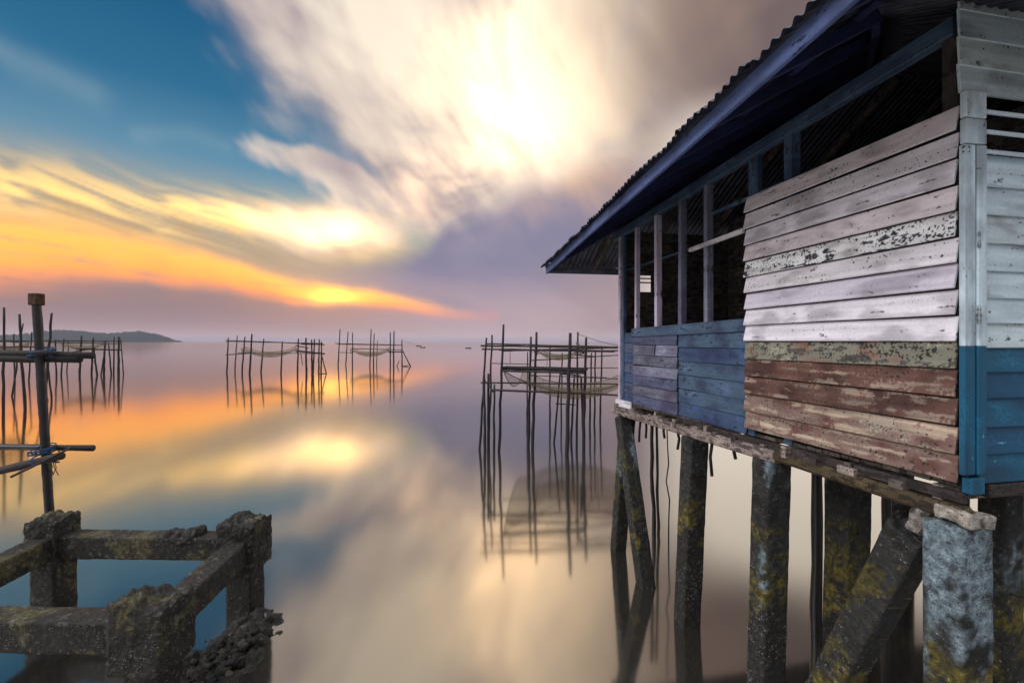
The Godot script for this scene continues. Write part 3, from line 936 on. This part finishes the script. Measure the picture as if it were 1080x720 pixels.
	for w in [[690, 445, 560, 6.0, 0.03], [695, 445, 530, 6.0, 0.022], [706, 485, 560, 5.6, 0.01]]:
		var p0 := inv * at(w[0], w[1], w[3] + 1.4)
		part(pole_mesh(Vector3(p0.x, -0.4, p0.z), Vector3(p0.x - 0.04, 2.0, p0.z), w[4], w[4] * 0.8, 0.012, 9, 6), M["wet_pole"], "timber_pile", H)
	var tw := inv * at(1066, 626, 3.0)
	part(path_mesh([tw, tw + Vector3(0.05, -0.02, 0), tw + Vector3(0.12, -0.03, 0.02), tw + Vector3(0.2, -0.06, 0.02)], 0.006, 5), M["weed"], "twig", H)

# ------------------------------------------------------------------ lift-net platforms
func net_sheet(c: Array, sag: float, parent: Node, nx := 14, ny := 10) -> void:
	var st := SurfaceTool.new()
	st.begin(Mesh.PRIMITIVE_TRIANGLES)
	st.set_smooth_group(0)
	var g := []
	for i in nx + 1:
		for j in ny + 1:
			var u := float(i) / nx
			var v := float(j) / ny
			var p: Vector3 = c[0].lerp(c[1], u).lerp(c[3].lerp(c[2], u), v)
			var k := (1.0 - pow(2.0 * u - 1.0, 2.0)) * (1.0 - pow(2.0 * v - 1.0, 2.0))
			var edge: float = 0.6 * max((1.0 - pow(2.0 * u - 1.0, 2.0)) * pow(2.0 * v - 1.0, 2.0), (1.0 - pow(2.0 * v - 1.0, 2.0)) * pow(2.0 * u - 1.0, 2.0))
			p.y -= sag * max(pow(k, 0.7), edge)
			g.append(p)
	for i in nx:
		for j in ny:
			var q := [g[i * (ny + 1) + j], g[(i + 1) * (ny + 1) + j], g[(i + 1) * (ny + 1) + j + 1], g[i * (ny + 1) + j + 1]]
			for k in [0, 1, 2, 0, 2, 3]:
				st.add_vertex(q[k])
	st.generate_normals()
	var o := part(st.commit(), M["net"], "net", parent)
	# rim and a few gathered seams
	var r: float = max(0.012, c[0].distance_to(c[1]) * 0.003)
	for e in [[0, 0], [1, 0], [0, 1], [1, 1]]:
		var pts := []
		if e[1] == 0:
			for i in nx + 1:
				pts.append(g[i * (ny + 1) + (0 if e[0] == 0 else ny)])
		else:
			for j in ny + 1:
				pts.append(g[(0 if e[0] == 0 else nx) * (ny + 1) + j])
		part(path_mesh(pts, r, 4), M["rope"], "net_rope", o)
	for kx in [nx / 4, nx / 2, 3 * nx / 4]:
		var pts := []
		for j in ny + 1:
			pts.append(g[kx * (ny + 1) + j])
		part(path_mesh(pts, r * 0.6, 4), M["rope"], "net_rope", o)

func rig(label: String, centre: Vector3, poles: Array, beams: Array, nets: Array, ropes := []) -> Node3D:
	var R := holder("net_platform", self, Vector3(centre.x, 0, centre.z))
	tag(R, label, "fishing platform", "bamboo lift-net platforms standing in the water")
	var o := -Vector3(centre.x, 0, centre.z)
	for p in poles:   # [top px, top py, foot px, distance, radius]
		var top := at(p[0], p[1], p[3]) + o
		var foot := on_water(p[2], p[3] + (p[5] if p.size() > 5 else 0.0)) + o
		foot += (foot - top) * 0.12
		part(pole_mesh(foot, top, p[4] * 1.1, p[4] * 0.75, 0.008, 9, 6), M["bamboo_dark"], "pole", R)
	for b in beams:   # [px, py, dist, px, py, dist, radius]
		part(pole_mesh(at(b[0], b[1], b[2]) + o, at(b[3], b[4], b[5]) + o, b[6], b[6] * 0.85, 0.011, 10, 6), M["bamboo"] if b[6] < 0.05 else M["bamboo_dark"], "crossbeam", R)
	for n in nets:
		var c := []
		for q in n[0]:
			c.append(at(q[0], q[1], q[2]) + o)
		net_sheet(c, n[1], R)
	for r in ropes:
		var a := at(r[0], r[1], r[2]) + o
		var b := at(r[3], r[4], r[5]) + o
		var pts := []
		for i in 9:
			var k := i / 8.0
			pts.append(a.lerp(b, k) - Vector3(0, r[6] * sin(PI * k), 0))
		part(path_mesh(pts, r[7], 4), M["rope"], "rope", R)
	return R

func build_rigs() -> void:
	# by the house
	rig("tall bamboo lift-net platform with two hanging nets beside the stilt house", at(580, 400, 15),
		[[513, 356, 506, 13.2, 0.035], [519, 353, 515.5, 14.2, 0.035], [531, 342, 526.5, 12.9, 0.04], [510.5, 390, 511.5, 13.0, 0.04], [515, 394, 515, 13.4, 0.045], [521.5, 405, 521, 12.8, 0.035],
		[560, 355, 557.5, 13.6, 0.04], [566, 350, 561.5, 13.4, 0.045], [601.5, 351, 598, 12.6, 0.055], [609.5, 350, 608.5, 14.6, 0.035], [618.3, 356, 615.5, 13.2, 0.045], [591, 392, 584.5, 14.0, 0.03],
		[606, 395, 602.5, 14.4, 0.035], [613, 398, 616, 13.4, 0.04], [580, 366, 580, 17.2, 0.035], [593, 372, 592, 17.5, 0.03], [624, 372, 622, 16.8, 0.035], [628, 371, 627, 17.4, 0.035], [635, 366, 633, 17.8, 0.035], [556.5, 371, 556, 17.6, 0.03]],
		[[507, 364.5, 13.2, 668, 367, 13.6, 0.028], [508, 368.0, 13.6, 672, 370, 13.4, 0.026], [512, 362.5, 14.5, 662, 366, 14.0, 0.024], [530, 370, 17.0, 668, 366, 17.6, 0.03], [526, 369, 12.9, 648, 371, 13.0, 0.02],
		[529, 388, 13.0, 618, 391, 13.1, 0.05], [533, 387.5, 13.8, 620, 389, 13.6, 0.05], [530, 391, 12.8, 616, 393.5, 12.8, 0.03], [507, 403.5, 13.2, 664, 405, 13.0, 0.022], [517, 411, 12.8, 664, 417, 12.7, 0.03], [512, 402, 14.0, 520, 413, 12.8, 0.025],
		[519, 383, 14.2, 560, 384, 13.6, 0.014], [586, 425.5, 14.0, 607, 427, 14.2, 0.018], [560, 380, 17.4, 660, 374, 17.6, 0.022], [607, 374, 14.6, 630, 376, 17.0, 0.022], [560, 396, 13.5, 640, 398, 16.6, 0.014], [598, 397, 12.7, 664, 400, 13.2, 0.014],
		[609, 362, 14.6, 615, 372, 13.3, 0.04], [620, 388, 13.3, 652, 388, 13.6, 0.014], [592, 394, 12.7, 612, 396, 13.6, 0.022]],
		[[[[531, 391, 12.9], [672, 397, 13.0], [660, 392, 17.0], [552, 390, 17.2]], 0.85], [[[563, 368, 16.6], [612, 369, 16.6], [614, 368, 18.6], [568, 367.5, 18.6]], 0.42]],
		[[609.5, 352, 14.6, 662, 366, 14.2, 0.05, 0.008], [538, 368, 13.0, 538, 383, 13.4, 0.0, 0.008], [577, 369, 14.5, 577, 386, 13.8, 0.0, 0.008]])
	# out in the bay, with a hammock-like net between posts
	rig("distant bamboo net platform with a long row of leaning posts and one wide net", at(290, 370, 46),
		[[240.5, 356, 239, 46, 0.065], [250, 354, 247.5, 48, 0.055], [258, 355, 255, 45, 0.065], [265.5, 352, 263, 44, 0.08], [278, 357, 275, 46, 0.065], [297.5, 360, 296, 44, 0.065], [314.5, 357, 313.5, 45, 0.07], [322.5, 356, 323, 44, 0.085], [328.5, 358, 329, 47, 0.08], [331.5, 357.5, 330, 44, 0.07], [336.5, 357.5, 336, 46, 0.07], [339, 360, 338.5, 44, 0.065], [344.5, 394, 337, 44, 0.06, 0.0], [338.5, 372, 344, 44, 0.05]],
		[[238, 359, 45, 300, 361, 45, 0.045], [296, 361, 45, 342, 363.5, 45, 0.05], [238, 374, 46, 264, 372.5, 44, 0.05], [250, 372, 45, 342, 373, 44, 0.035], [313, 370, 45, 342, 373, 45, 0.09], [318, 362.5, 44, 340, 363, 46, 0.09], [312, 364.5, 44, 325, 367, 46, 0.05], [317, 372, 44, 319, 385, 44, 0.035], [238, 360, 49, 340, 362, 49, 0.035]],
		[[[[254, 367.5, 44], [315, 366.5, 44], [312, 365, 48], [258, 365.5, 48]], 1.0]])
	rig("distant bamboo net platform with tall thin posts, a small net and a propping strut", at(390, 370, 58),
		[[358.5, 347, 356.5, 58, 0.07], [367, 349.5, 364.5, 60, 0.065], [371.8, 350.5, 371.5, 57, 0.065], [391.3, 347, 390, 57, 0.07], [394.5, 351.5, 393.8, 59, 0.07], [398, 359, 397, 60, 0.05], [411.5, 350, 411.5, 57, 0.075], [415.5, 349, 415, 58, 0.085], [423.8, 358, 424, 57, 0.075], [425, 371, 433, 57, 0.065], [433, 385, 424, 57, 0.055], [421, 380, 418.5, 57, 0.05]],
		[[353, 362, 58, 424, 364, 58, 0.05], [358, 371.5, 58, 372, 372, 58, 0.04], [370, 367.5, 57, 425, 369, 58, 0.05], [410, 371, 57, 426, 371, 57, 0.08], [356, 363, 61, 420, 364, 61, 0.04]],
		[[[[369, 368, 57], [412, 368, 57], [410, 366.5, 60], [372, 366.5, 60]], 1.05]],
		[[424, 358, 57, 442, 363.5, 62, 0.15, 0.012]])
	# beyond the mooring post
	rig("crowded bamboo net platform with slanting posts beyond the tall mooring post", at(60, 370, 36),
		[[4, 324, 3, 20, 0.05], [20, 331, 26, 21, 0.055], [54, 330, 47, 21, 0.055], [24, 341, 12, 26, 0.04], [36, 372, 50, 24, 0.035], [49, 375, 54, 24, 0.04], [67, 357, 64, 42, 0.06], [85.5, 354, 83.5, 42, 0.08], [98, 356, 96, 44, 0.075], [97, 358, 102, 42, 0.07], [110.5, 359, 109, 44, 0.085], [114, 361, 117, 43, 0.06], [111, 365, 106, 42, 0.05], [120, 355.5, 119.5, 46, 0.065], [125, 355, 124.5, 42, 0.09], [127, 357, 130, 43, 0.045], [72, 360, 70, 47, 0.05], [58, 358, 59, 40, 0.06], [14, 352, 15, 34, 0.05], [33, 350, 30, 36, 0.05]],
		[[-30, 361, 22, 60, 359, 40, 0.05], [0, 359, 38, 128, 360, 42, 0.05], [50, 361, 42, 128, 362.5, 46, 0.045], [80, 368, 42, 128, 369, 43, 0.07], [-20, 366, 22, 56, 366, 28, 0.045], [36, 372, 24, 50, 383, 24, 0.04], [60, 374, 40, 100, 367, 44, 0.05]],
		[[[[64, 362, 40], [112, 361, 42], [110, 360, 47], [70, 360.5, 46]], 0.75], [[[-10, 362, 21], [30, 361, 22], [28, 360.5, 28], [-6, 360.5, 28]], 0.5]])

# ------------------------------------------------------------------ mooring post and old foundation
func build_mooring_post() -> void:
	var base := Vector3(-5.66, 0, -5.78)
	var P := holder("mooring_post", self, base)
	tag(P, "tall dark mooring post with rusty square cap and bamboo bars lashed with blue rope", "post")
	var d := 5.78
	var foot := Vector3(0.10, -0.5, 0)
	var top := at(38.0, 318, d) - base
	part(rough_beam(foot, top, 0.085, 0.085, 0.03, 0.008, 0.035, func(p: Vector3): return Color(0.020, 0.019, 0.021).lerp(Color(0.05, 0.045, 0.04), smoothstep(0.2, 0.5, N1.get_noise_3dv(p * 14.0)))), M["wet_pole"], "post", P)
	var cap := beam(top + Vector3(0.0, -0.045, 0), top + Vector3(0.0, 0.10, 0), 0.115, 0.115, M["rust"], "post_cap", P, 0.01, Vector3.RIGHT)
	cap.set_meta("label", "rusty square cap")
	for b in [[-260, 366.5, 90, 375, 0.045, -0.10, "bamboo_dark"], [-260, 377, 76, 379, 0.05, -0.10, "bamboo_dark"], [-120, 372, 60, 372, 0.03, 0.11, "bamboo_dark"], [-260, 471, 90, 474.5, 0.042, -0.11, "wet_pole"], [-200, 545, 74, 478, 0.05, 0.11, "bamboo"], [25, 499, 88, 468.5, 0.014, 0.15, "bamboo"]]:
		var z := Vector3(0, 0, b[5])
		part(pole_mesh(at(b[0], b[1], d) - base + z, at(b[2], b[3], d) - base + z, b[4], b[4] * 0.85, 0.006, 12, 8), M[b[6]], "bamboo_bar", P)
	for w in [[44, 476, 0.10], [46, 484, 0.11], [43, 373, 0.10]]:
		var c := at(w[0], w[1], d) - base
		for k in 4:
			var pts := []
			for i in 13:
				var an := TAU * i / 12.0
				pts.append(c + Vector3(cos(an) * w[2] * 1.15, sin(an * 1.0 + k) * 0.05 + (k - 1.5) * 0.018, sin(an) * w[2] * 1.35))
			part(path_mesh(pts, 0.008, 5), M["rope_blue"], "rope_lashing", P)
	for i in 5:
		var c := at(60 + i * 2.0, 482 + i * 0.5, d) - base + Vector3(0, 0, 0.13)
		part(path_mesh([c, c + Vector3(0.03, -0.07, 0.01), c + Vector3(rng.randf_range(-0.02, 0.1), -0.16, 0.02)], 0.006, 4), M["rope"], "rope_end", P)

func pier_paint(w: Vector3) -> Color:
	var n := N2.get_noise_3dv(w * 7.0)
	var n2 := N1.get_noise_3dv(w * 21.0)
	var n3 := N1.get_noise_3dv(w * 45.0)
	var c := Color(0.040, 0.038, 0.032).lerp(Color(0.012, 0.012, 0.012), smoothstep(-0.15, 0.3, n2))
	c = c.lerp(Color(0.20, 0.175, 0.07), smoothstep(0.12, 0.4, n + 0.3 * n2 + 0.3 * n3) * 0.8)
	c = c.lerp(Color(0.24, 0.24, 0.21), smoothstep(0.34, 0.5, n2 + 0.2 * n3) * 0.7)
	return c

func build_foundation() -> void:
	var base := Vector3(-4.0, 0, -4.6)
	var F := holder("concrete_foundation", self, base)
	tag(F, "ruined concrete foundation frame with stubby broken piers and beams crusted with shells", "foundation")
	var A := on_water(258, 5.36) - base
	var B := on_water(56, 5.42) - base
	var C := on_water(161, 3.78) - base
	var D := B + (C - A)
	var side := (A - B).normalized()
	var pp := func(p: Vector3): return pier_paint(p)
	var k := 0
	for c in [A, B, C, D]:
		var stem := part(rough_beam(c + Vector3(0.02, -0.5, 0), c + Vector3(0.0, 0.62, 0), 0.29, 0.29, 0.03, 0.012, 0.02, pp, side), M["shelly_stone"], "pier", F)
		var head := part(rough_beam(c + Vector3(0, 0.46, 0), c + Vector3(rng.randf_range(-0.02, 0.02), 1.045 - 0.015 * k, rng.randf_range(-0.02, 0.02)), [0.42, 0.36, 0.42, 0.42][k], [0.40, 0.34, 0.40, 0.40][k], 0.016, 0.03, 0.022, pp, side, 0.10), M["shelly_stone"], "pier_head", F)
		barnacles(head, 900, c + Vector3(0, 0.46, 0), c + Vector3(0, 0.92, 0), [0.435, 0.375, 0.435, 0.435][k], [0.415, 0.355, 0.415, 0.415][k], side, 0.0, 1.0, 0.0055)
		barnacles(stem, 300, c + Vector3(0, 0.0, 0), c + Vector3(0, 0.6, 0), 0.30, 0.30, side, 0.0, 1.0, 0.005)
		k += 1
	for e in [[A, B], [A, C], [B, D], [C, D]]:
		var dv: Vector3 = (e[1] - e[0]).normalized()
		var a: Vector3 = e[0] + dv * 0.16 + Vector3(0, 0.69, 0)
		var b: Vector3 = e[1] - dv * 0.16 + Vector3(0, 0.69, 0)
		var w := 0.24
		var o := part(rough_beam(a, b, 0.25, 0.23, 0.02, 0.012, 0.014, pp, Vector3.UP), M["shelly_stone"], "tie_beam", F)
		barnacles(o, 700, a, b, 0.262, 0.242, Vector3.UP, 0.0, 1.0, 0.005)
	# lump of mortar left on the back beam
	part(rough_beam(A.lerp(B, 0.22) + Vector3(0, 0.79, 0), A.lerp(B, 0.40) + Vector3(0, 0.79, 0), 0.17, 0.19, 0.016, 0.09, 0.06, pp, Vector3.UP), M["shelly_stone"], "mortar_lump", F)

func build_rubble() -> void:
	var base := Vector3(-2.72, 0, -4.5)
	var R := holder("rubble_heap", self, base)
	tag(R, "low wet heap of broken stones and shells at the foot of the concrete foundation", "rubble")
	# mound
	var st := SurfaceTool.new()
	st.begin(Mesh.PRIMITIVE_TRIANGLES)
	st.set_smooth_group(0)
	var n := 56
	var g := []
	var gc := []
	for i in n + 1:
		for j in n + 1:
			var x := (i - n * 0.5) / n * 1.5
			var z := (j - n * 0.5) / n * 2.7
			var r := Vector2(x / 0.40, z / 0.95).length()
			var w := Vector3(x, 0, z)
			var y := 0.055 * (1.0 - r * r) + (0.09 * N1.get_noise_3dv(w * 11.0) + 0.05 * N1.get_noise_3dv(w * 30.0)) * smoothstep(1.25, 0.8, r) - 0.02
			g.append(Vector3(x, max(y, -0.2), z))
			gc.append(Color(0.03, 0.03, 0.027).lerp(Color(0.10, 0.095, 0.08), smoothstep(0.2, 0.6, N1.get_noise_3dv(w * 31.0))))
	for i in n:
		for j in n:
			for k in [[i, j], [i, j + 1], [i + 1, j + 1], [i, j], [i + 1, j + 1], [i + 1, j]]:
				st.set_color(gc[k[0] * (n + 1) + k[1]])
				st.add_vertex(g[k[0] * (n + 1) + k[1]])
	st.generate_normals()
	st.index()
	part(st.commit(), M["shelly_stone"], "mound", R)
	for i in 150:
		var an := rng.randf() * TAU
		var rr := 0.78 * sqrt(rng.randf())
		var x := cos(an) * rr * 0.34
		var z := sin(an) * rr * 0.82
		var sz := 0.010 + 0.06 * pow(rng.randf(), 2.5)
		var y := 0.05 * (1.0 - rr * rr)
		var a := Vector3(x, y - sz * 0.5, z)
		var b := a + Vector3(rng.randf_range(-0.5, 0.5), 1.0, rng.randf_range(-0.5, 0.5)).normalized() * sz * rng.randf_range(0.8, 1.6)
		var tone := rng.randf()
		var c := Color(0.025, 0.025, 0.024) if tone < 0.7 else (Color(0.09, 0.085, 0.07) if tone < 0.9 else Color(0.17, 0.165, 0.15))
		part(rough_beam(a, b, sz * 1.5, sz * rng.randf_range(0.8, 1.4), sz * 0.5, sz * 0.55, sz * 0.08, func(_p: Vector3): return c), M["shelly_stone"], "stone", R)

func build_far() -> void:
	# wooded headland
	var st := SurfaceTool.new()
	st.begin(Mesh.PRIMITIVE_TRIANGLES)
	st.set_smooth_group(0)
	var d0 := 2600.0
	var nx := 220
	var nz := 10
	var g := []
	for i in nx + 1:
		var px: float = lerp(-260.0, 206.0, float(i) / nx)
		var t := px
		var hgt := 0.0
		hgt += 12.5 * exp(-pow((t - 70.0) / 55.0, 2.0)) + 9.5 * exp(-pow((t - 150.0) / 34.0, 2.0)) + 11.0 * exp(-pow((t + 60.0) / 70.0, 2.0)) + 9.0 * exp(-pow((t + 180.0) / 60.0, 2.0))
		hgt *= smoothstep(206.0, 170.0, t)
		hgt += (0.9 * N1.get_noise_1d(i * 4.0) + 0.7 * N1.get_noise_1d(i * 11.0)) * smoothstep(204.0, 185.0, t)
		hgt = max(hgt, 0.0) * d0 / FOCAL
		for j in nz + 1:
			var k := float(j) / nz
			var dd := d0 + 500.0 * (k - 0.5)
			var p := on_water(px, dd)
			p.y = hgt * sin(PI * clamp(k, 0.0, 1.0)) * (1.0 + 0.12 * N1.get_noise_2d(i * 3.0, j * 9.0)) - 1.0
			g.append(p)
	for i in nx:
		for j in nz:
			for k in [[i, j], [i, j + 1], [i + 1, j + 1], [i, j], [i + 1, j + 1], [i + 1, j]]:
				st.set_color(Color(0.05, 0.07, 0.05))
				st.add_vertex(g[k[0] * (nz + 1) + k[1]])
	st.generate_normals()
	st.index()
	var hl := part(st.commit(), M["hill_cover"], "hills", self)
	hl.set_meta("kind", "structure")
	hl.set_meta("label", "low wooded headland on the horizon")
	hl.set_meta("category", "headland")
	# boats
	var k := 0
	for b in [[441.5, 300.0, 3.4], [446.0, 230.0, 2.6], [494.0, 210.0, 2.6]]:
		var B := holder("small_boat", self, on_water(b[0], b[1]))
		tag(B, ["tiny dark boat on the horizon just past the strutted net platform", "tiny low boat floating just past the strutted net platform", "tiny dark boat near the horizon beside the tall net platform"][k], "boat", "tiny boats near the horizon")
		var sb := SurfaceTool.new()
		sb.begin(Mesh.PRIMITIVE_TRIANGLES)
		var L: float = b[2]
		var rows := []
		for i in 9:
			var u := i / 8.0 * 2.0 - 1.0
			var w: float = 0.16 * L * sqrt(max(0.0, 1.0 - pow(abs(u), 2.6)))
			var sh: float = L * (0.09 + 0.07 * u * u)
			rows.append([Vector3(u * L * 0.5, sh, -w), Vector3(u * L * 0.45, -0.05 * L, 0), Vector3(u * L * 0.5, sh, w)])
		for i in 8:
			for j in 2:
				for q in [rows[i][j], rows[i + 1][j], rows[i + 1][j + 1], rows[i][j], rows[i + 1][j + 1], rows[i][j + 1]]:
					sb.add_vertex(q)
		sb.generate_normals()
		part(sb.commit(), M["boat"], "hull", B)
		beam(Vector3(-0.1 * L, 0.07 * L, 0), Vector3(0.12 * L, 0.07 * L, 0), 0.02 * L, 0.2 * L, M["boat"], "thwart", B)
		part(pole_mesh(Vector3(0.2 * L, 0, 0), Vector3(0.22 * L, 0.36 * L, 0), 0.03, 0.02, 0.0, 2, 5), M["boat"], "mast", B)
		k += 1

func build_water() -> void:
	var m := StandardMaterial3D.new()
	m.albedo_color = s(0.39, 0.37, 0.335)
	m.metallic = 0.95
	m.roughness = 0.085
	var st := PlaneMesh.new()
	st.size = Vector2(24000, 24000)
	st.subdivide_width = 40
	st.subdivide_depth = 40
	var o := part(st, m, "water", self)
	o.set_meta("kind", "structure")
	o.set_meta("label", "still silvery sea water stretching to the horizon")
	o.set_meta("category", "water")

func _ready() -> void:
	rng.seed = 4711
	N1.seed = 5; N1.frequency = 0.35; N1.fractal_octaves = 3
	N2.seed = 9; N2.frequency = 0.30; N2.fractal_octaves = 4
	N3.seed = 2; N3.frequency = 0.5

	var cam := Camera3D.new()
	cam.name = "camera"
	cam.position = Vector3(0, EYE, 0)
	cam.fov = rad_to_deg(2.0 * atan(360.0 / FOCAL))
	cam.near = 0.05
	cam.far = 30000.0
	add_child(cam)
	cam.current = true

	var env := Environment.new()
	env.background_mode = Environment.BG_SKY
	var pano := PanoramaSkyMaterial.new()
	pano.panorama = ImageTexture.create_from_image(make_sky())
	var sky := Sky.new()
	sky.sky_material = pano
	env.sky = sky
	env.background_energy_multiplier = 1.0
	env.tonemap_mode = Environment.TONE_MAPPER_LINEAR
	env.tonemap_exposure = 1.45
	env.fog_enabled = true
	env.fog_density = 0.00008
	env.fog_light_color = Color(0.66, 0.69, 0.78)
	env.sdfgi_enabled = true
	env.ssao_enabled = true
	env.ssil_enabled = true
	var we := WorldEnvironment.new()
	we.name = "world_environment"
	we.environment = env
	add_child(we)

	var sun := DirectionalLight3D.new()
	sun.name = "sun"
	sun.light_energy = 0.40
	sun.light_color = Color(1.0, 0.97, 0.95)
	sun.light_angular_distance = 40.0
	sun.shadow_enabled = true
	add_child(sun)
	var sd := Vector2(-110.0, 36.0)   # broad light out of view, not the sunset, placed to light the side boards
	var to_light := Vector3(sin(deg_to_rad(sd.x)) * cos(deg_to_rad(sd.y)), sin(deg_to_rad(sd.y)), -cos(deg_to_rad(sd.x)) * cos(deg_to_rad(sd.y)))
	sun.look_at_from_position(Vector3.ZERO, -to_light, Vector3.UP)
	print("sky done ", Time.get_ticks_msec())

	make_materials()
	print("materials done ", Time.get_ticks_msec())
	build_water()
	build_far()
	build_house()
	print("house done ", Time.get_ticks_msec())
	build_foundation()
	build_rubble()
	build_mooring_post()
	build_rigs()
	print("all done ", Time.get_ticks_msec())
